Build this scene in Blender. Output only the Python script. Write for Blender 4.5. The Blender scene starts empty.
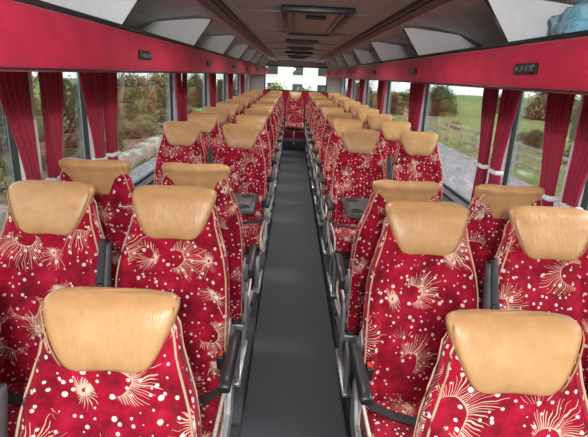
import bpy, bmesh, math, random
from mathutils import Vector, Matrix, noise
random.seed(7)
scene = bpy.context.scene
try:
    scene.view_settings.view_transform = 'Standard'
except Exception:
    pass
COL = scene.collection

# ------------------------------------------------------------ materials
class NT:
    def __init__(s, name):
        s.mat = bpy.data.materials.new(name); s.mat.use_nodes = True
        s.n = s.mat.node_tree.nodes; s.l = s.mat.node_tree.links
        s.b = s.n["Principled BSDF"]
    def put(s, sock, v):
        if v is None: return
        if isinstance(v, bpy.types.NodeSocket): s.l.new(v, sock)
        else: sock.default_value = v
    def m(s, op, a, b=None, c=None):
        n = s.n.new("ShaderNodeMath"); n.operation = op
        for i, v in enumerate((a, b, c)): s.put(n.inputs[i], v)
        return n.outputs[0]
    def vm(s, op, a, b=None, sc=None):
        n = s.n.new("ShaderNodeVectorMath"); n.operation = op
        s.put(n.inputs[0], a); s.put(n.inputs[1], b)
        if sc is not None: s.put(n.inputs['Scale'], sc)
        return n.outputs[0]
    def mix(s, f, a, b):
        n = s.n.new("ShaderNodeMix"); n.data_type = 'RGBA'
        s.put(n.inputs['Factor'], f); s.put(n.inputs[6], a); s.put(n.inputs[7], b)
        return n.outputs[2]
    def noise(s, vec, scale, detail=3, rough=.5):
        n = s.n.new("ShaderNodeTexNoise"); s.put(n.inputs['Vector'], vec)
        n.inputs['Scale'].default_value = scale; n.inputs['Detail'].default_value = detail
        n.inputs['Roughness'].default_value = rough
        return n.outputs['Fac']
    def ramp(s, f, stops):
        n = s.n.new("ShaderNodeValToRGB"); s.put(n.inputs[0], f)
        e = n.color_ramp.elements
        e[0].position, e[0].color = stops[0][0], (*stops[0][1], 1)
        e[1].position, e[1].color = stops[-1][0], (*stops[-1][1], 1)
        for p, c in stops[1:-1]:
            x = e.new(p); x.color = (*c, 1)
        return n.outputs[0]
    def bump(s, h, strength=.3, dist=.01):
        n = s.n.new("ShaderNodeBump"); s.put(n.inputs['Height'], h)
        n.inputs['Strength'].default_value = strength; n.inputs['Distance'].default_value = dist
        s.l.new(n.outputs[0], s.b.inputs['Normal'])
    def coord(s, k='Object'):
        return s.n.new("ShaderNodeTexCoord").outputs[k]
    def sep(s, v):
        n = s.n.new("ShaderNodeSeparateXYZ"); s.put(n.inputs[0], v); return n.outputs

def c4(c): return (*c, 1)
def simple(name, col, rough=.5, metal=0, var=.15, scale=30, bump=.0, spec=None):
    t = NT(name)
    f = t.noise(t.coord(), scale, 4)
    a = tuple(max(0, x*(1-var)) for x in col); b = tuple(min(1, x*(1+var)) for x in col)
    t.put(t.b.inputs['Base Color'], t.ramp(f, [(.3, a), (.7, b)]))
    t.b.inputs['Roughness'].default_value = rough
    t.b.inputs['Metallic'].default_value = metal
    if spec is not None: t.b.inputs['Specular IOR Level'].default_value = spec
    if bump: t.bump(f, bump, .004)
    return t.mat

def fabric():
    t = NT("seat_fabric_sparkler")
    uv = t.n.new("ShaderNodeUVMap"); uv.uv_map = "UVMap"
    rnd = t.n.new("ShaderNodeObjectInfo").outputs['Random']
    off = t.n.new("ShaderNodeCombineXYZ")
    t.put(off.inputs[0], t.m('MULTIPLY', rnd, 17.3)); t.put(off.inputs[1], t.m('MULTIPLY', rnd, 41.7))
    p = t.vm('ADD', uv.outputs[0], off.outputs[0])
    nb = t.noise(p, 11, 6, .7)
    base = t.ramp(nb, [(.28, (.09, .001, .011)), (.42, (.23, .002, .018)), (.55, (.39, .004, .028)), (.72, (.56, .014, .066))])
    def dots(sc, lo, hi, keep, ofs):
        q = t.vm('ADD', t.vm('SCALE', p, sc=sc), ofs)
        v = t.n.new("ShaderNodeTexVoronoi"); v.voronoi_dimensions = '2D'; v.inputs['Scale'].default_value = 1
        t.put(v.inputs['Vector'], q)
        cs = t.sep(v.outputs['Color'])
        r = t.m('ADD', t.m('MULTIPLY', cs[1], hi-lo), lo)
        return t.m('MULTIPLY', t.m('LESS_THAN', v.outputs['Distance'], r), t.m('GREATER_THAN', cs[0], keep))
    dd = t.m('MAXIMUM', dots(38, .07, .20, .45, (0, 0, 0)), dots(19, .06, .135, .4, (3.3, 1.7, 0)))
    def burst(sc, ofs, rl, rh, nrays, length, lob, hw, aw):
        q = t.vm('ADD', t.vm('SCALE', p, sc=sc), ofs)
        wv = t.n.new("ShaderNodeTexNoise"); t.put(wv.inputs['Vector'], q); wv.inputs['Scale'].default_value = 2.2
        q2 = t.vm('ADD', q, t.vm('SCALE', t.vm('SUBTRACT', wv.outputs['Color'], (.5, .5, .5)), sc=.25))
        v = t.n.new("ShaderNodeTexVoronoi"); v.voronoi_dimensions = '2D'; v.inputs['Scale'].default_value = 1
        v.inputs['Randomness'].default_value = .7
        t.put(v.inputs['Vector'], q2)
        d = v.outputs['Distance']
        rel = t.sep(t.vm('SUBTRACT', q2, v.outputs['Position']))
        ang = t.m('ARCTAN2', rel[1], rel[0])
        cs = t.sep(v.outputs['Color'])
        face = t.m('COSINE', t.m('SUBTRACT', ang, t.m('MULTIPLY', cs[0], 6.28)))
        lobe = t.m('MAXIMUM', t.m('ADD', t.m('MULTIPLY', face, lob), 1-lob), 0)
        cb = t.n.new("ShaderNodeCombineXYZ"); t.put(cb.inputs[0], ang); t.put(cb.inputs[1], t.m('MULTIPLY', cs[1], 9))
        w = t.noise(cb.outputs[0], 9, 2)
        ln = t.m('MULTIPLY', t.m('MULTIPLY', lobe, length), t.m('ADD', t.m('MULTIPLY', w, 1.8), -.2))
        r0 = t.m('ADD', t.m('MULTIPLY', cs[2], rh-rl), rl)
        e = t.m('SUBTRACT', d, r0)
        inside = t.m('MULTIPLY', t.m('GREATER_THAN', e, 0), t.m('LESS_THAN', e, ln))
        sn = t.m('ABSOLUTE', t.m('SINE', t.m('ADD', t.m('MULTIPLY', ang, nrays/2), t.m('MULTIPLY', w, 6))))
        ray = t.m('LESS_THAN', t.m('MULTIPLY', sn, d), hw*nrays/2)
        arc = t.m('MULTIPLY', t.m('LESS_THAN', t.m('ABSOLUTE', e), t.m('MULTIPLY', lobe, aw)), t.m('GREATER_THAN', lobe, .05))
        return t.m('MAXIMUM', t.m('MULTIPLY', inside, ray), arc)
    b1 = burst(4.5, (0, 0, 0), .14, .26, 64, .46, .75, .0036, .008)
    b2 = burst(5.4, (7.3, 3.1, 0), .005, .03, 30, .46, .4, .0044, .0)
    n2 = t.noise(t.vm('ADD', p, (3, 8, 0)), 4.5, 1)
    bb = t.m('MAXIMUM', t.m('MULTIPLY', b1, .8), t.m('MULTIPLY', t.m('MULTIPLY', b2, t.m('GREATER_THAN', n2, .47)), .8))
    col = t.mix(bb, base, (.90, .66, .48, 1))
    col = t.mix(t.m('MULTIPLY', dd, .9), col, (.93, .78, .70, 1))
    t.put(t.b.inputs['Base Color'], col)
    t.b.inputs['Roughness'].default_value = .85
    t.b.inputs['Sheen Weight'].default_value = .08
    t.b.inputs['Specular IOR Level'].default_value = .2
    t.bump(t.noise(uv.outputs[0], 400, 2), .25, .002)
    return t.mat

def leather():
    t = NT("tan_leather")
    co = t.coord()
    n1 = t.noise(co, 14, 5, .6)
    t.put(t.b.inputs['Base Color'], t.ramp(n1, [(.3, (.52, .28, .115)), (.6, (.62, .35, .155)), (.8, (.70, .42, .21))]))
    t.b.inputs['Roughness'].default_value = .33
    st = t.n.new("ShaderNodeMapping"); t.put(st.inputs[0], co); st.inputs['Scale'].default_value = (2, 1, .45)
    t.bump(t.m('ADD', t.noise(st.outputs[0], 32, 5, .65), t.m('MULTIPLY', t.noise(co, 220, 2), .25)), .40, .006)
    return t.mat

def cloth(name, col):
    t = NT(name)
    co = t.coord()
    n1 = t.noise(co, 12, 4)
    a = tuple(x*.75 for x in col)
    t.put(t.b.inputs['Base Color'], t.ramp(n1, [(.3, a), (.7, col)]))
    t.b.inputs['Roughness'].default_value = .9
    t.b.inputs['Sheen Weight'].default_value = .2
    t.bump(t.noise(co, 350, 2), .2, .002)
    return t.mat

M_FAB = fabric(); M_LEA = leather()
M_PIPE = simple("cream_piping", (.60, .38, .25), .6)
M_STIT = simple("tan_stitched_seam", (.42, .22, .09), .5)
M_PIPER = simple("cream_piping_cushion", (.85, .78, .68), .5)
M_BLK = simple("black_plastic", (.022, .023, .026), .4)
M_GRY = simple("grey_plastic", (.09, .095, .105), .45)
M_SHL = simple("seat_side_shell_silver", (.36, .37, .39), .4, .3)
M_MET = simple("seat_frame_metal", (.52, .53, .55), .32, .5)
M_RED = cloth("rack_red_velour", (.50, .010, .052))
M_CUR = cloth("curtain_red_cloth", (.32, .007, .036))
M_STRAP = simple("belt_webbing", (.03, .03, .033), .7)
M_REDB = simple("red_button", (.6, .02, .01), .4)

def flecked(name, a, b, c, rough):
    t = NT(name); co = t.coord()
    f = t.noise(co, 160, 2, .7); g = t.noise(co, 2.5, 3)
    x = t.ramp(f, [(.35, a), (.55, b), (.72, c)])
    t.put(t.b.inputs['Base Color'], t.mix(t.m('MULTIPLY', g, .5), x, c4(a)))
    t.b.inputs['Roughness'].default_value = rough
    t.bump(f, .3, .003)
    return t.mat
M_FLOOR = flecked("aisle_carpet", (.036, .040, .050), (.058, .064, .078), (.12, .13, .15), .6)
M_PLAT = flecked("platform_carpet", (.03, .032, .04), (.05, .053, .062), (.09, .09, .10), .8)
M_CEIL = simple("ceiling_liner", (.44, .41, .38), .65, var=.04, scale=5)
M_COVE = simple("cove_white_panel", (.68, .71, .75), .55, var=.03, scale=4)
M_WALL = simple("wall_grey_trim", (.34, .34, .35), .6, var=.06)
M_PILL = simple("pillar_light_grey", (.78, .79, .81), .5, var=.04)
M_SHELF = simple("rack_shelf_grey", (.60, .61, .63), .5, var=.05)
M_HATCH = simple("hatch_panel_brown", (.28, .245, .20), .4)

def glass():
    t = NT("window_glass")
    t.n.remove(t.b)
    tr = t.n.new("ShaderNodeBsdfTransparent"); tr.inputs[0].default_value = (.90, .93, .93, 1)
    gl = t.n.new("ShaderNodeBsdfGlossy"); gl.inputs['Roughness'].default_value = .02
    fr = t.n.new("ShaderNodeFresnel"); fr.inputs[0].default_value = 1.3
    mx = t.n.new("ShaderNodeMixShader")
    t.l.new(t.m('MULTIPLY', fr.outputs[0], .7), mx.inputs[0]); t.l.new(tr.outputs[0], mx.inputs[1]); t.l.new(gl.outputs[0], mx.inputs[2])
    t.l.new(mx.outputs[0], t.n["Material Output"].inputs[0])
    return t.mat
M_GLASS = glass()

# ------------------------------------------------------------ mesh builder
class MB:
    def __init__(s): s.v = []; s.f = []; s.mi = []; s.mats = []; s.sm = []
    def idx(s, m):
        if m not in s.mats: s.mats.append(m)
        return s.mats.index(m)
    def loft(s, rings, mat, caps=True, smooth=True, closed=True):
        k = s.idx(mat); o = len(s.v); n = len(rings[0])
        for r in rings: s.v += [tuple(p) for p in r]
        for i in range(len(rings)-1):
            for j in range(n if closed else n-1):
                j2 = (j+1) % n
                s.f.append((o+i*n+j, o+i*n+j2, o+(i+1)*n+j2, o+(i+1)*n+j)); s.mi.append(k); s.sm.append(smooth)
        if caps:
            s.f.append(tuple(o+j for j in reversed(range(n)))); s.mi.append(k); s.sm.append(False)
            s.f.append(tuple(o+(len(rings)-1)*n+j for j in range(n))); s.mi.append(k); s.sm.append(False)
    def tube(s, path, r, mat, n=8, flat=1.0):
        path = [Vector(p) for p in path]; rings = []
        up = Vector((0.13, .2, .97))
        for i, p in enumerate(path):
            d = (path[min(i+1, len(path)-1)]-path[max(i-1, 0)]).normalized()
            a = d.cross(up)
            if a.length < .15: a = d.cross(Vector((1, 0, 0)))
            a.normalize(); b = d.cross(a).normalized()
            rr = r[i] if isinstance(r, (list, tuple)) else r
            rings.append([p+a*math.cos(t)*rr+b*math.sin(t)*rr*flat for t in [2*math.pi*j/n for j in range(n)]])
        s.loft(rings, mat)
    def loop_x(s, pts, x, r, mat, n=6):
        rings = []; N = len(pts)
        for i in range(N+1):
            y, z = pts[i % N]; y1, z1 = pts[(i+1) % N]; y0, z0 = pts[(i-1) % N]
            d = Vector((0, y1-y0, z1-z0)).normalized(); a = Vector((1, 0, 0)); b = d.cross(a)
            rings.append([Vector((x, y, z))+a*math.cos(t)*r+b*math.sin(t)*r for t in [2*math.pi*j/n for j in range(n)]])
        s.loft(rings, mat, caps=False)
    def box(s, c, size, mat, bev=.0, seg=2, rot=None, smooth=False):
        bm = bmesh.new(); bmesh.ops.create_cube(bm, size=1)
        bmesh.ops.scale(bm, vec=size, verts=bm.verts)
        if bev: bmesh.ops.bevel(bm, geom=bm.edges[:], offset=bev, segments=seg, affect='EDGES', profile=.5)
        R = rot if rot else Matrix.Identity(3)
        k = s.idx(mat); o = len(s.v)
        bm.verts.index_update()
        for v in bm.verts: s.v.append(tuple(R @ v.co + Vector(c)))
        for f in bm.faces: s.f.append(tuple(o+v.index for v in f.verts)); s.mi.append(k); s.sm.append(bool(bev))
        bm.free()
    def mesh(s, name):
        me = bpy.data.meshes.new(name); me.from_pydata(s.v, [], s.f)
        for m in s.mats: me.materials.append(m)
        me.polygons.foreach_set("material_index", s.mi)
        me.polygons.foreach_set("use_smooth", s.sm)
        uv = me.uv_layers.new(name="UVMap")
        for p in me.polygons:
            n = p.normal
            for li in p.loop_indices:
                c = me.vertices[me.loops[li].vertex_index].co
                if abs(n.x) > .8: u = (c.y+.31, c.z)
                elif abs(n.z) > .75: u = (c.x, c.y+.13)
                else: u = (c.x, c.z)
                uv.data[li].uv = u
        me.update()
        bm = bmesh.new(); bm.from_mesh(me); bmesh.ops.recalc_face_normals(bm, faces=bm.faces); bm.to_mesh(me); bm.free()
        return me
    def obj(s, name, loc=(0, 0, 0), rot=(0, 0, 0), mname=None):
        o = bpy.data.objects.new(name, s.mesh(mname or name)); o.location = loc; o.rotation_euler = rot
        COL.objects.link(o); return o

def interp(tab, z):
    if z <= tab[0][0]: return tab[0][1]
    for (a, x), (b, y) in zip(tab, tab[1:]):
        if z <= b:
            t = (z-a)/(b-a); return x+(y-x)*t
    return tab[-1][1]
def se(a, n):
    c, s = math.cos(a), math.sin(a)
    return math.copysign(abs(c)**(2/n), c), math.copysign(abs(s)**(2/n), s)

# ------------------------------------------------------------ seat
WT = [(.36, .165), (.38, .198), (.42, .206), (.6, .210), (.80, .210), (.90, .205), (.97, .193), (1.03, .174), (1.08, .158), (1.13, .150), (1.155, .138), (1.175, .115), (1.185, .075)]
DT = [(.36, .035), (.39, .055), (.6, .060), (.8, .052), (1.0, .042), (1.13, .036), (1.165, .027), (1.185, .012)]
def yc(z): return -.13+(z-.4)/.8*.14 - .018*math.sin((z-.4)/.8*math.pi*1.2)
def seat_mesh(kind, variant=0):
    b = MB()
    NP = 56
    zs = [.36, .368, .38, .40, .42] + [.42+i*(1.13-.42)/30 for i in range(1, 31)] + [1.145, 1.158, 1.168, 1.176, 1.182, 1.185]
    rings = []
    for z in zs:
        w, d, y0 = interp(WT, z), interp(DT, z), yc(z); r = []
        k = max(0, min(1, (z-.40)/.08))*max(0, min(1, (1.10-z)/.12))
        for j in range(NP):
            cx, sy = se(2*math.pi*j/NP, 3.2)
            x, y = w*cx, d*sy
            if sy < 0:
                u = abs(cx)
                y += k*.030*(1-u*u)*(-sy)
                y += k*.013*math.exp(-((u-.70)/.05)**2)*(-sy)
                y -= k*.012*math.exp(-((u-.86)/.10)**2)*(-sy)
                y += k*.007*math.exp(-((z-.62)/.012)**2)*(1 if u < .7 else 0)*(-sy)
                y += k*.007*math.exp(-((z-.90)/.012)**2)*(1 if u < .7 else 0)*(-sy)
            r.append((x, y0+y, z))
        rings.append(r)
    b.loft(rings, M_FAB)
    for s in (-1, 1):
        for q, rr in ((-1, .0032), (1, .0028)):
            path = []
            for z in zs[3:-3]:
                w, d = interp(WT, z), interp(DT, z)
                path.append((s*(w*.955+.001), yc(z)+q*(d*.80+.001), z))
            b.tube(path, rr, M_PIPE, 6)
    zb = 1.036 if variant == 0 else 1.052
    zt = 1.210
    def Z(u): return zb+(zt-zb)*u
    HW = [(0, .066), (.03, .084), (.10, .099), (.25, .114), (.45, .130), (.66, .144), (.82, .151), (.90, .149), (.95, .139), (.98, .122), (1, .090)]
    HD = [(0, .012), (.04, .019), (.16, .028), (.35, .036), (.60, .043), (.80, .046), (.9, .041), (.955, .031), (1, .015)]
    HS = [(0, -.037), (.2, -.033), (.40, -.028), (.60, -.019), (.85, -.008), (1, -.003)]
    rings = []
    for u in [0, .015, .035, .07, .11, .17, .25, .33, .42, .5, .58, .66, .74, .8, .85, .89, .92, .945, .965, .985, 1]:
        w, d, h = interp(HW, u), interp(HD, u), interp(HS, u); z = Z(u)
        r = []
        for j in range(44):
            cx, sy = se(2*math.pi*j/44, 3.2)
            y = d*sy
            if sy < 0: y += .012*(1-cx*cx)
            if sy > 0 and u > .08: y = max(y, (interp(DT, z)+.005-h)*sy)
            r.append((w*cx, yc(z)+h+y, z + .005*(cx*cx-.5)*(1 if u > .7 else 0)))
        rings.append(r)
    b.loft(rings, M_LEA)
    for s in (-1, 1):
        pth = []
        for u in [.1, .2, .3, .4, .5, .6, .7, .8, .9]:
            w, d, h = interp(HW, u), interp(HD, u), interp(HS, u)
            pth.append((s*w*.962, yc(Z(u))+h-d*.70, Z(u)))
        b.tube(pth, .0022, M_STIT, 5)
    # cushion
    rings = []
    N = 18; prof = []
    for i in range(N+1):
        t = i/N; y = -.585+t*.45
        e = math.sqrt(max(.05, 1-(1-min(1, t/.16))**2))
        if t > .94: e *= .9
        hw, hh = .203*(.86+.14*e), .075*e
        zc = .425 - .012*(1-e) + .012*(1-t)
        prof.append((y, zc, hh))
        r = []
        for j in range(40):
            cx, sy = se(2*math.pi*j/40, 3.4)
            zz = hh*sy
            if sy > 0: zz -= .018*(1-cx*cx)*e*sy; zz -= .008*math.exp(-((abs(cx)-.75)/.05)**2)
            r.append((hw*cx, y, zc+zz))
        rings.append(r)
    b.loft(rings, M_FAB)
    lp = [(y, zc+hh*.86) for y, zc, hh in prof[:-1]] + [(y, zc-hh*.86) for y, zc, hh in reversed(prof[:-1])]
    for s in (-1, 1):
        b.loop_x(lp, s*.203, .0065, M_PIPER)
    # underframe
    b.box((0, -.33, .342), (.38, .40, .03), M_BLK, .008)
    b.box((0, -.14, .325), (.42, .04, .035), M_MET, .006)
    b.box((0, -.48, .325), (.42, .04, .035), M_MET, .006)
    lx = .17 if kind == 'L' else (-.17 if kind == 'R' else 0)
    for y0, y1 in ((-.16, -.11), (-.46, -.43)):
        b.tube([(lx, y0, .32), (lx, (y0+y1)/2, .16), (lx, y1, .015)], [.021, .019, .017], M_MET, 10)
    b.box((lx, -.28, .012), (.055, .44, .024), M_MET, .006)
    if kind in 'LR':
        s = 1 if kind == 'L' else -1
        prof = [(-.50, .35), (-.46, .325), (-.36, .315), (-.2, .31), (-.09, .33), (-.07, .40), (-.075, .50), (-.11, .54), (-.15, .48), (-.20, .40), (-.36, .375), (-.48, .37)]
        b.loft([[(s*.212, y, z) for y, z in prof], [(s*.226, y, z) for y, z in prof]], M_SHL, smooth=False)
        arm = [(-.06, .655, .022), (-.09, .66, .027), (-.16, .662, .024), (-.28, .668, .022), (-.37, .674, .022), (-.405, .674, .019), (-.42, .672, .010)]
        rings = []
        for y, z, h in arm:
            rings.append([(s*.234+.020*c, y, z+h*q) for c, q in [se(2*math.pi*j/16, 3) for j in range(16)]])
        b.loft(rings, M_BLK)
        pl = [(-.14, .52), (-.12, .60), (-.115, .70), (-.085, .735), (-.055, .70), (-.05, .60), (-.065, .52)]
        b.loft([[(s*.206, y, z) for y, z in pl], [(s*.215, y, z) for y, z in pl]], M_SHL, smooth=False)
        ring = [[(s*(.212+dx), -.085+rr*math.cos(a), .65+rr*math.sin(a)) for a in [2*math.pi*j/24 for j in range(24)]] for dx, rr in ((0, .046), (.012, .046), (.018, .038), (.019, .02))]
        b.loft(ring, M_GRY)
        b.tube([(s*.230, -.30, .365), (s*.242, -.36, .37), (s*.244, -.42, .38)], [.010, .009, .011], M_BLK, 8)
        m = -s
        arm = [(-.20, .60, .020), (-.195, .64, .026), (-.165, .74, .024), (-.135, .84, .023), (-.11, .93, .022), (-.095, .99, .022), (-.09, 1.008, .020), (-.088, 1.02, .011)]
        rings = []
        for y, z, h in arm:
            rings.append([(m*.231+.016*c, y+.012+h*q, z) for c, q in [se(2*math.pi*j/16, 3) for j in range(16)]])
        b.loft(rings, M_GRY)
        b.box((m*.231, -.18, .58), (.030, .08, .10), M_BLK, .012)
        st = [(-.225, .50), (-.222, .66), (-.192, .78), (-.160, .90), (-.120, .99), (-.107, 1.03), (-.085, 1.036), (-.055, 1.01)]
        b.loft([[(m*.231-.012, y-.001, z), (m*.231+.012, y-.001, z), (m*.231+.012, y-.006, z+.002), (m*.231-.012, y-.006, z+.002)] for y, z in st], M_STRAP)
        b.box((m*.231, -.180, .87), (.030, .016, .07), M_BLK, .006, rot=Matrix.Rotation(-.26, 3, 'X'))
        rx = Matrix.Rotation(.25, 3, 'X')
        b.box((s*.195, -.19, .55), (.008, .035, .15), M_STRAP, .002, rot=rx)
        b.box((s*.195, -.21, .64), (.028, .04, .065), M_BLK, .007, rot=rx)
        b.box((s*.195, -.218, .672), (.018, .022, .006), M_REDB, .002, rot=rx)
    path = []
    for i in range(14):
        t = i/13; x = -.185+t*.37
        path.append((x, -.21-.07*math.sin(t*math.pi), .498-.010*math.sin(t*math.pi)))
    rings = [[(p[0], p[1]-.022, p[2]), (p[0], p[1]+.022, p[2]+.002), (p[0], p[1]+.022, p[2]+.006), (p[0], p[1]-.022, p[2]+.004)] for p in path]
    b.loft(rings, M_STRAP, smooth=False)
    return b.mesh("coach_seat_mesh_"+kind)

SM = {(k, v): seat_mesh(k, v) for k in 'LRW' for v in (0, 1)}
PZ = .15
def seat(kind, x, y, z, rot=0.0, v=0):
    o = bpy.data.objects.new("coach_seat", SM[(kind, v)]); o.location = (x, y, z); o.rotation_euler = (0, 0, rot)
    COL.objects.link(o); return o
XA, XW = .466, .928
rowsY = [.95, 1.66] + [3.73+.88*i for i in range(9)]
PH = {-1: (.055, .13, .15), 1: (.04, .11, .15)}
for s in (-1, 1):
    for i, y in enumerate(rowsY):
        z = PH[s][min(i, 2)]
        xa, xw = XA, XW
        if s > 0 and i < 2: xa, xw = XA-.025, XW-.03
        if s < 0 and i == 1: xa, xw = XA+.026, XW+.010
        if i == 1 and s > 0: xa -= .012; xw -= .01
        yy = y + (random.uniform(-.01, .01) if i > 1 else (0 if s < 0 else -.01))
        seat('L' if s < 0 else 'R', s*xa, yy, z, random.uniform(-.012, .012), 1 if i == 0 else 0)
        seat('W', s*xw, yy, z, random.uniform(-.012, .012), 1 if i == 0 else 0)
    dx = .026 if s < 0 else -.02
    seat('R' if s < 0 else 'L', s*(XA+dx), 2.06, PH[s][1]+(.02 if s < 0 else 0), math.pi)
    seat('W', s*(XW+(.012 if s < 0 else -.016)), 2.06, PH[s][1]+(.02 if s < 0 else 0), math.pi)
YR = 11.80
for x in (-.94, -.47, 0, .47, .94):
    seat('W', x, YR, PZ, 0)

# ------------------------------------------------------------ shell
Y0, Y1 = -1.6, 12.45
WX = 1.2
b = MB(); b.box((0, (Y0+Y1)/2, -.03), (2*WX+.1, Y1-Y0, .06), M_FLOOR)
b.obj("floor")
b = MB()
for s in (-1, 1):
    xc = s*(.27+WX)/2; wd = WX-.27
    for ya, yb, h in ((Y0+.02, 1.149, PH[s][0]), (1.15, 1.859, PH[s][1]), (1.86, 2.899, PH[s][1]+(.02 if s < 0 else 0)), (2.90, Y1, PH[s][2])):
        b.box((xc, (ya+yb)/2, h/2), (wd, yb-ya, h), M_PLAT, .006)
b.box((0, 11.9, PZ/2), (.54, 1.1, PZ), M_PLAT, .004)
b.obj("floor_platform")

PY = {-1: [-1.5, .30, 2.03, 2.74, 4.70, 6.55, 8.40, 10.40, 12.4], 1: [-1.5, .30, 2.07, 2.86, 4.80, 6.70, 8.60, 10.5, 12.4]}
SILL, WTOP = .90, 1.74
for s, nm in ((-1, "left"), (1, "right")):
    b = MB()
    b.box((s*(WX+.03), (Y0+Y1)/2, SILL/2), (.06, Y1-Y0, SILL), M_WALL)
    b.box((s*(WX+.03), (Y0+Y1)/2, (WTOP+2.12)/2), (.06, Y1-Y0, 2.12-WTOP), M_COVE)
    for y in PY[s]:
        b.box((s*(WX+.03), y, (SILL+WTOP)/2), (.06, .10, WTOP-SILL), M_PILL)
        b.box((s*(WX-.012), y, (SILL+WTOP)/2), (.024, .075, WTOP-SILL), M_PILL, .006)
    b.box((s*(WX-.02), (Y0+Y1)/2, SILL-.012), (.04, Y1-Y0, .024), M_GRY, .006)
    b.obj("wall_"+nm)
    b = MB()
    b.box((s*(WX-.016), (Y0+Y1)/2, .25), (.03, Y1-Y0-.1, .10), M_GRY, .01)
    b.obj("baseboard_"+nm)
wn = 0
for s in (-1, 1):
    for a, c in zip(PY[s], PY[s][1:]):
        wn += 1
        b = MB(); y0, y1 = a+.05, c-.05; x = s*(WX+.035)
        b.box((x, (y0+y1)/2, (SILL+WTOP)/2), (.006, y1-y0, WTOP-SILL), M_GLASS)
        for z in (SILL+.012, WTOP-.012):
            b.box((x, (y0+y1)/2, z), (.02, y1-y0, .024), M_BLK)
        for y in (y0+.01, y1-.01):
            b.box((x, y, (SILL+WTOP)/2), (.02, .02, WTOP-SILL), M_BLK)
        b.obj("window_%d" % wn)

def end_wall(name, y, zs0, zs1, hw, lower):
    b = MB(); T = .06
    b.box((0, y, zs0/2), (2*WX+.12, T, zs0), lower)
    b.box((0, y, (zs1+2.14)/2), (2*WX+.12, T, 2.14-zs1), M_CEIL)
    for s in (-1, 1):
        b.box((s*(hw+WX+.06)/2, y, (zs0+zs1)/2), (WX+.06-hw, T, zs1-zs0), M_CEIL)
    b.obj(name)
end_wall("wall_rear", Y1+.03, 1.34, 1.96, .80, M_RED)
end_wall("wall_front", Y0-.03, .85, 2.04, 1.12, M_GRY)
for nm, y, z0, z1, hw in (("window_rear", Y1+.03, 1.34, 1.96, .80), ("windscreen", Y0-.03, .85, 2.04, 1.12)):
    b = MB(); b.box((0, y, (z0+z1)/2), (2*hw, .006, z1-z0), M_GLASS)
    for z in (z0+.015, z1-.015): b.box((0, y-.01, z), (2*hw, .03, .03), M_BLK, .006)
    for s in (-1, 1): b.box((s*(hw-.015), y-.01, (z0+z1)/2), (.03, .03, z1-z0), M_BLK, .006)
    b.obj(nm)

CZ = 2.09
b = MB()
L = Y1-Y0; ym = (Y0+Y1)/2
prof = [(-.44, CZ-.012), (-.40, CZ), (-.2, CZ+.008), (0, CZ+.01), (.2, CZ+.008), (.40, CZ), (.44, CZ-.012)]
b.loft([[(x, Y0, z) for x, z in prof]+[(x, Y0, z+.03) for x, z in reversed(prof)], [(x, Y1, z) for x, z in prof]+[(x, Y1, z+.03) for x, z in reversed(prof)]], M_CEIL, smooth=False)
for s in (-1, 1):
    pr = [(.455, CZ-.016), (.52, CZ-.012), (.75, CZ-.02), (.95, CZ-.05), (1.10, CZ-.11), (1.2, CZ-.20)]
    b.loft([[(s*x, Y0, z) for x, z in pr]+[(s*x, Y0, z+.03) for x, z in reversed(pr)], [(s*x, Y1, z) for x, z in pr]+[(s*x, Y1, z+.03) for x, z in reversed(pr)]], M_COVE, smooth=False)
    b.box((s*.447, ym, CZ-.022), (.02, L, .024), M_BLK, .004)
    b.box((s*.50, ym, CZ-.030), (.06, L, .018), M_GRY, .006)
y = 0.2
while y < 12:
    b.box((0, y, CZ+.001), (.86, .012, .012), M_GRY)
    y += 1.35
b.obj("ceiling")

def hatch(x0, y, ln, w, nm="roof_hatch"):
    b = MB(); z = CZ-.008
    for s in (-1, 1):
        b.box((x0+s*w/2, y, z), (.035, ln, .035), M_BLK, .008)
        b.box((x0, y+s*ln/2, z), (w+.035, .035, .035), M_BLK, .008)
        b.box((x0+s*(w/2-.05), y, z+.002), (.02, ln-.12, .02), M_GRY, .005)
        b.box((x0, y+s*(ln/2-.06), z+.002), (w-.1, .02, .02), M_GRY, .005)
    b.box((x0, y, z+.006), (w-.03, ln-.03, .012), M_HATCH)
    b.box((x0, y-ln*.33, z-.008), (.12, .03, .025), M_BLK, .008)
    return b.obj(nm)
hatch(.04, 3.45, 1.5, .36); hatch(0, 8.3, 1.0, .40)
for y in (5.3, 6.6, 10.2):
    b = MB()
    b.box((0, y, CZ-.004), (.34, .26, .03), M_GRY, .01)
    b.box((0, y, CZ-.02), (.26, .18, .012), M_BLK, .004)
    for i in range(5): b.box((0, y-.06+i*.03, CZ-.028), (.24, .006, .008), M_GRY)
    b.obj("ceiling_air_grille")

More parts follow.
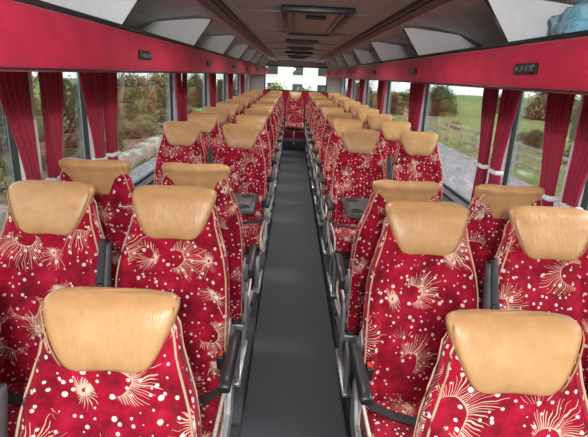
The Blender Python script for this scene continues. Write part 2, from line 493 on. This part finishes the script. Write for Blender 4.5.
for s, nm in ((-1, "left"), (1, "right")):
    b = MB()
    pr = [(.735, 1.738), (.715, 1.730), (.700, 1.737), (.690, 1.765), (.686, 1.800), (.690, 1.838), (.700, 1.867), (.712, 1.882), (.728, 1.885), (.738, 1.875), (.735, 1.80)]
    b.loft([[(s*x, Y0+.1, z) for x, z in pr], [(s*x, Y1-.02, z) for x, z in pr]], M_RED)
    b.tube([(s*.712, Y0+.1, 1.891), (s*.712, Y1-.02, 1.891)], .0085, M_BLK, 8)
    b.tube([(s*.699, Y0+.1, 1.737), (s*.699, Y1-.02, 1.737)], .0035, M_BLK, 6)
    b.box((s*.965, ym, 1.750), (.46, L-.1, .022), M_RED, .004)
    b.box((s*.965, ym, 1.771), (.46, L-.1, .016), M_SHELF)
    yd = .55
    while yd < 12.2:
        pts = [(.76, 1.78), (.74, 1.86), (.60, CZ-.035), (.66, CZ-.03), (.95, CZ-.06), (1.19, CZ-.19), (1.19, 1.78)]
        b.loft([[(s*x, yd, z) for x, z in pts], [(s*x, yd+.022, z) for x, z in pts]], M_PILL, smooth=False)
        e = [(s*.745, yd+.011, 1.86), (s*.67, yd+.011, 1.97), (s*.60, yd+.011, CZ-.035)]
        b.tube(e, .009, M_BLK, 8)
        yd += 1.30
    b.box((s*1.185, ym, 1.86), (.02, L-.1, .16), M_COVE, .004)
    # reading-light and vent pods, one per seat pair
    yv = 1.62 if s > 0 else 2.02
    while yv < 12:
        b.box((s*.684, yv, 1.800), (.014, .155, .036), M_BLK, .007)
        for i in range(4):
            b.box((s*.676, yv-.051+i*.034, 1.800), (.006, .022, .016), M_GRY, .003)
        b.box((s*.93, yv, 1.737), (.20, .30, .010), M_GRY, .004)
        yv += 1.51
    b.obj("luggage_rack")

# ------------------------------------------------------------ curtains
def curtain(s, yc0, dirn, w_top, w_tie, w_bot, seed):
    b = MB(); nu, nv = 44, 30
    top = 1.736; bot = .92
    rows = []
    for j in range(nv+1):
        t = j/nv; z = top+(bot-top)*t
        tt = .60
        if t < tt:
            q = t/tt; q = q*q*(3-2*q); w = w_top+(w_tie-w_top)*q
        else:
            q = (t-tt)/(1-tt); q = q**.7; w = w_tie+(w_bot-w_tie)*q
        row = []
        for i in range(nu+1):
            u = i/nu
            ph = u*2*math.pi*5.5+seed+.6*math.sin(t*3+seed)
            amp = .016+.006*math.sin(seed*3+u*9)
            x = WX-.042-(.012*(1 if t < tt else .6))+amp*math.sin(ph)
            y = yc0+dirn*(u*w+.006*math.cos(ph))
            row.append((s*min(x, WX-.018), y, z))
        rows.append(row)
    b.loft(rows, M_CUR, caps=False, closed=False)
    z = top+(bot-top)*.60
    b.box((s*(WX-.05), yc0+dirn*w_tie/2, z), (.055, w_tie+.02, .026), M_PILL, .008)
    o = b.obj("window_curtain")
    md = o.modifiers.new("thick", 'SOLIDIFY'); md.thickness = .003
    return o
k = 0
for s in (-1, 1):
    for y in PY[s][1:-1]:
        k += 1
        wt = .19
        curtain(s, y-.060, -1, wt+.03*math.sin(k), .085, .12, k*1.7)
        curtain(s, y+.050, 1, wt+.02*math.cos(k), .085, .12, k*2.3)

# ------------------------------------------------------------ tables
for s in (-1, 1):
    b = MB()
    z = .93
    b.box((s*.705, 2.98, z), (.84, .46, .022), M_BLK, .010, 3)
    b.box((s*.705, 2.98, z+.012), (.76, .40, .004), M_GRY, .0015)
    for yy in (2.84, 3.12):
        rr = [[(s*.36+r*math.cos(a), yy+r*math.sin(a), zz) for a in [2*math.pi*j/24 for j in range(24)]] for r, zz in ((.040, z+.013), (.042, z+.019), (.036, z+.020), (.034, z+.015))]
        b.loft(rr, M_BLK)
    b.box((s*.88, 3.05, .54), (.05, .07, .77), M_MET, .01)
    b.box((s*.88, 3.06, .165), (.16, .28, .026), M_MET, .008)
    b.tube([(s*.60, 3.02, z-.012), (s*.87, 3.05, z-.20)], .012, M_MET)
    b.obj("folding_table")

# ------------------------------------------------------------ plastic bag on the rack
t = NT("blue_polythene")
t.put(t.b.inputs['Base Color'], t.ramp(t.noise(t.coord(), 9, 4), [(.3, (.20, .55, .75)), (.7, (.55, .82, .92))]))
t.b.inputs['Roughness'].default_value = .25; t.bump(t.noise(t.coord(), 22, 5, .7), .8, .02)
bm = bmesh.new(); bmesh.ops.create_icosphere(bm, subdivisions=5, radius=1)
for v in bm.verts:
    n = noise.fractal(v.co*2.1, 1.0, 2.0, 4); w = abs(noise.noise(v.co*4.7))
    v.co = v.co*(1+.28*n-.25*w)
    v.co = Vector((v.co.x*.15, v.co.y*.28, max(-.105, v.co.z*.17)))
for f in bm.faces: f.smooth = True
me = bpy.data.meshes.new("plastic_bag"); bm.to_mesh(me); bm.free(); me.materials.append(t.mat)
o = bpy.data.objects.new("plastic_bag", me); o.location = (.91, 1.56, 1.886); COL.objects.link(o)

# ------------------------------------------------------------ outside
GZ = -1.30
def ground(name, stops, sc, x0, x1, y0, y1, z0, z1):
    t = NT(name+"_mat"); co = t.coord()
    f = t.m('ADD', t.m('MULTIPLY', t.noise(co, sc, 6, .7), .6), t.m('MULTIPLY', t.noise(co, sc*12, 3), .4))
    t.put(t.b.inputs['Base Color'], t.ramp(f, stops)); t.b.inputs['Roughness'].default_value = .95
    b = MB(); b.box(((x0+x1)/2, (y0+y1)/2, (z0+z1)/2), (x1-x0, y1-y0, z1-z0), t.mat); b.obj(name)
ground("lawn", [(.35, (.09, .12, .022)), (.5, (.18, .24, .05)), (.65, (.32, .33, .10))], .8, -80, 80, -60, 120, GZ-.2, GZ)
ground("driveway", [(.35, (.22, .22, .23)), (.5, (.34, .34, .35)), (.65, (.48, .47, .46))], .9, -4.9, 7.6, -40, 34, GZ+.002, GZ+.03)
ground("flower_bed", [(.35, (.08, .045, .02)), (.5, (.20, .12, .06)), (.65, (.36, .24, .14))], 1.5, -12, -5.5, -40, 34, GZ+.002, GZ+.10)

def leafmat(name, stops):
    t = NT(name); g = t.n.new("ShaderNodeNewGeometry")
    t.put(t.b.inputs['Base Color'], t.ramp(g.outputs['Random Per Island'], stops)); t.b.inputs['Roughness'].default_value = .6
    return t.mat
LG = leafmat("leaves_green", [(.0, (.02, .05, .010)), (.5, (.08, .16, .028)), (1, (.32, .40, .12))])
LB = leafmat("leaves_brown", [(.0, (.12, .04, .018)), (.5, (.32, .13, .055)), (1, (.60, .38, .18))])
LY = leafmat("leaves_yellow", [(.0, (.16, .14, .035)), (.5, (.40, .35, .10)), (1, (.72, .66, .34))])
M_BARK = simple("bark", (.20, .14, .10), .9, var=.4, scale=8, bump=.5)
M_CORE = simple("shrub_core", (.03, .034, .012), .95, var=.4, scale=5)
def leaf(b, p, r, mat):
    d = Vector((random.gauss(0, 1), random.gauss(0, 1), random.gauss(0, 1))).normalized()
    a = d.orthogonal().normalized(); c = d.cross(a)
    k = b.idx(mat); o = len(b.v)
    for q in (a*r, c*r*.5, -a*r, -c*r*.5): b.v.append(tuple(p+q))
    b.f.append((o, o+1, o+2, o+3)); b.mi.append(k); b.sm.append(False)
def shrub_mesh(mat, seed, n=1500):
    random.seed(seed); b = MB()
    rings = []
    for i in range(9):
        t = i/8; ph = t*math.pi*.5
        rings.append([(Vector((math.cos(a)*math.cos(ph)*.8, math.sin(a)*math.cos(ph)*.8, math.sin(ph)*.85))*(1+.2*noise.noise(Vector((math.cos(a)*2, math.sin(a)*2, t*3+seed))))) for a in [2*math.pi*j/18 for j in range(18)]])
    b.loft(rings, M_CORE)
    for _ in range(n):
        d = Vector((random.gauss(0, 1), random.gauss(0, 1), abs(random.gauss(0, 1)))).normalized()
        r = .78+.2*noise.noise(d*2.5+Vector((seed, 0, 0)))+random.uniform(0, .2)
        q = d*r; q.z = max(q.z, .06)
        leaf(b, q, random.uniform(.03, .06), mat)
    return b.mesh("shrub_mesh")
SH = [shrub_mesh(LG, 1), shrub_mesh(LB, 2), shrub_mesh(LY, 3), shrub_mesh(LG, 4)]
random.seed(5)
def put(name, me, x, y, z, sc, rz):
    o = bpy.data.objects.new(name, me); o.location = (x, y, z); o.scale = sc; o.rotation_euler = (0, 0, rz); COL.objects.link(o)
for i in range(34):
    y = -2+i*1.05+random.uniform(-.4, .4); x = -random.uniform(6.6, 8.0)
    r = random.uniform(.4, .8); put("garden_shrub", random.choice(SH), x, y, GZ+.10, (r, r, r*random.uniform(.7, 1.2)), random.uniform(0, 6))
for i in range(26):
    y = -2+i*1.9; x = -random.uniform(10.2, 11.4)
    r = random.uniform(1.4, 1.8); put("hedge_bush", random.choice([SH[0], SH[3], SH[1], SH[2]]), x, y, GZ+.10, (r, r, r*random.uniform(1.1, 1.7)), random.uniform(0, 6))
for i in range(22):
    y = -2+i*2.6; x = random.uniform(22, 28)
    r = random.uniform(1.8, 2.9); put("hedge_bush", random.choice(SH), x, y, GZ+.01, (r, r, r*random.uniform(.9, 1.5)), random.uniform(0, 6))
for i in range(12):
    y = 5+i*2.4; x = random.uniform(10.5, 14)
    r = random.uniform(.5, .95); put("garden_shrub", random.choice(SH), x, y, GZ+.01, (r, r, r*random.uniform(.8, 1.2)), random.uniform(0, 6))
for i in range(12):
    r = random.uniform(1.5, 2.1); put("hedge_bush", random.choice([SH[0], SH[3], SH[2]]), -14+i*2.5, 44+random.uniform(-1, 1), GZ+.01, (r, r, r*random.uniform(1.3, 1.7)), random.uniform(0, 6))

def tree_mesh(seed, leafy):
    random.seed(seed); b = MB(); tips = []
    def grow(p, d, ln, r, lv):
        path = [p]; rr = [r]; n = 5
        for i in range(n):
            d = (d+Vector((random.uniform(-.16, .16), random.uniform(-.16, .16), random.uniform(-.03, .1)))).normalized()
            p = p+d*ln/n; path.append(p); rr.append(r*(1-.5*(i+1)/n))
        b.tube(path, rr, M_BARK, 8 if lv < 2 else 5)
        if lv >= 4: tips.append(p); return
        for _ in range(3):
            ax = Vector((random.uniform(-1, 1), random.uniform(-1, 1), random.uniform(-.2, .6))).normalized()
            k = random.randint(2, n)
            grow(path[k], (d+ax*.85).normalized(), ln*.66, rr[k]*.62, lv+1)
    grow(Vector((0, 0, 0)), Vector((0, 0, 1)), 2.6, .16, 0)
    for p in tips:
        for _ in range(leafy):
            leaf(b, p+Vector((random.gauss(0, .25), random.gauss(0, .25), random.gauss(0, .25))), random.uniform(.05, .1), random.choice([LG, LY]))
    return b.mesh("tree_mesh")
TR = [tree_mesh(11, 0), tree_mesh(12, 6), tree_mesh(13, 12)]
random.seed(9)
for x, y, k in ((10.2, 4.2, 0), (12.5, 8.5, 1), (10.8, 11.5, 0), (9.6, 7.0, 0), (14.5, 16, 2), (17, 9, 2), (12.5, 22, 1), (16, 27, 2), (19, 4, 1), (-9, 9, 1), (-9, 16, 2), (-8.8, 4.6, 0), (-9, 25, 1), (-6, 48, 2), (7, 48, 1)):
    put("garden_tree", TR[k], x, y, GZ+(.1 if -12 < x < -5 and y < 34 else 0), (1, 1, 1), random.uniform(0, 6))
b = MB(); M_FEN = simple("weathered_timber", (.40, .36, .30), .8, var=.3, scale=4)
for i in range(20):
    b.box((8.2, -3+i*2.0, GZ+.552), (.10, .10, 1.10), M_FEN, .01)
for z in (.35, .68, .98):
    b.box((8.13, 16, GZ+z), (.035, 38, .11), M_FEN, .006)
b.obj("rail_fence")
t = NT("dry_stone"); co = t.coord(); v = t.n.new("ShaderNodeTexVoronoi"); v.inputs['Scale'].default_value = 3.2; t.put(v.inputs['Vector'], co)
t.put(t.b.inputs['Base Color'], t.ramp(t.sep(v.outputs['Color'])[0], [(.0, (.22, .17, .12)), (.5, (.40, .35, .28)), (1, (.60, .56, .48))])); t.bump(v.outputs['Distance'], .8, .05)
b = MB()
for i in range(50):
    h = .48+random.uniform(-.05, .08)
    b.box((-5.2+random.uniform(-.03, .03), -4+i*.75, GZ+.002+h/2), (.36, .78, h), t.mat, .05)
b.obj("garden_rockery")
b = MB(); M_REN = simple("white_render", (.80, .79, .75), .8, var=.05); M_ROOF = simple("slate_roof", (.18, .19, .22), .7, var=.2)
hx, hy = -1, 62
b.box((hx, hy, GZ+2.4), (12, 7, 4.8), M_REN)
for s in (-1, 1):
    b.loft([[(hx-6.4, hy+s*3.9, GZ+4.6), (hx-6.4, hy, GZ+7.6), (hx-6.4, hy, GZ+7.8), (hx-6.4, hy+s*4.0, GZ+4.75)], [(hx+6.4, hy+s*3.9, GZ+4.6), (hx+6.4, hy, GZ+7.6), (hx+6.4, hy, GZ+7.8), (hx+6.4, hy+s*4.0, GZ+4.75)]], M_ROOF, smooth=False)
for i in range(4):
    for z in (1.4, 3.6):
        b.box((hx-4.5+i*3, hy-3.5, GZ+z), (1.2, .1, 1.2), M_BLK)
        b.box((hx-4.5+i*3, hy-3.56, GZ+z-.66), (1.4, .16, .1), M_REN)
b.obj("house")

# ------------------------------------------------------------ light
w = bpy.data.worlds.new("World"); scene.world = w; w.use_nodes = True
nt = w.node_tree; bg = nt.nodes["Background"]
tc = nt.nodes.new("ShaderNodeTexCoord"); sp = nt.nodes.new("ShaderNodeSeparateXYZ"); cr = nt.nodes.new("ShaderNodeValToRGB")
nt.links.new(tc.outputs['Generated'], sp.inputs[0]); nt.links.new(sp.outputs[2], cr.inputs[0])
cr.color_ramp.elements[0].color = (.97, .98, 1, 1); cr.color_ramp.elements[1].color = (.78, .87, 1, 1)
nt.links.new(cr.outputs[0], bg.inputs[0]); bg.inputs[1].default_value = 3.1
def light(name, typ, loc, energy, **k):
    d = bpy.data.lights.new(name, typ); d.energy = energy
    for a, v in k.items(): setattr(d, a, v)
    o = bpy.data.objects.new(name, d); o.location = loc; COL.objects.link(o); return o
sun = light("sun", 'SUN', (0, 0, 10), 3.2, angle=math.radians(8), color=(1, .95, .86))
sun.rotation_euler = (math.radians(52), 0, math.radians(85))
fl = light("camera_flash", 'SPOT', (-.05, -.45, 2.0), 125, spot_size=math.radians(130), spot_blend=.7, shadow_soft_size=.08, color=(1, .98, .96))
fl.rotation_euler = (math.radians(86), 0, 0)
for y in (2.2, 4.0, 5.8, 7.6, 9.4, 11.2):  # unseen fill spots added under the ceiling to brighten the rows, not lamp fittings
    l = light("aisle_fill_spot", 'SPOT', (0, y, 2.05), 24, shadow_soft_size=.0, spot_size=math.radians(165), spot_blend=.5, color=(1, .97, .94))

# ------------------------------------------------------------ camera
cam = bpy.data.cameras.new("camera"); co = bpy.data.objects.new("camera", cam); COL.objects.link(co)
cam.sensor_width = 36; cam.lens = 470/588*36; cam.clip_start = .02; cam.clip_end = 500
R = Matrix.Rotation(math.radians(-.85), 4, 'Z') @ Matrix.Rotation(math.radians(90-17), 4, 'X') @ Matrix.Rotation(math.radians(2.5), 4, 'Z')
co.matrix_world = Matrix.Translation((-.08, 0, 1.75)) @ R
scene.camera = co
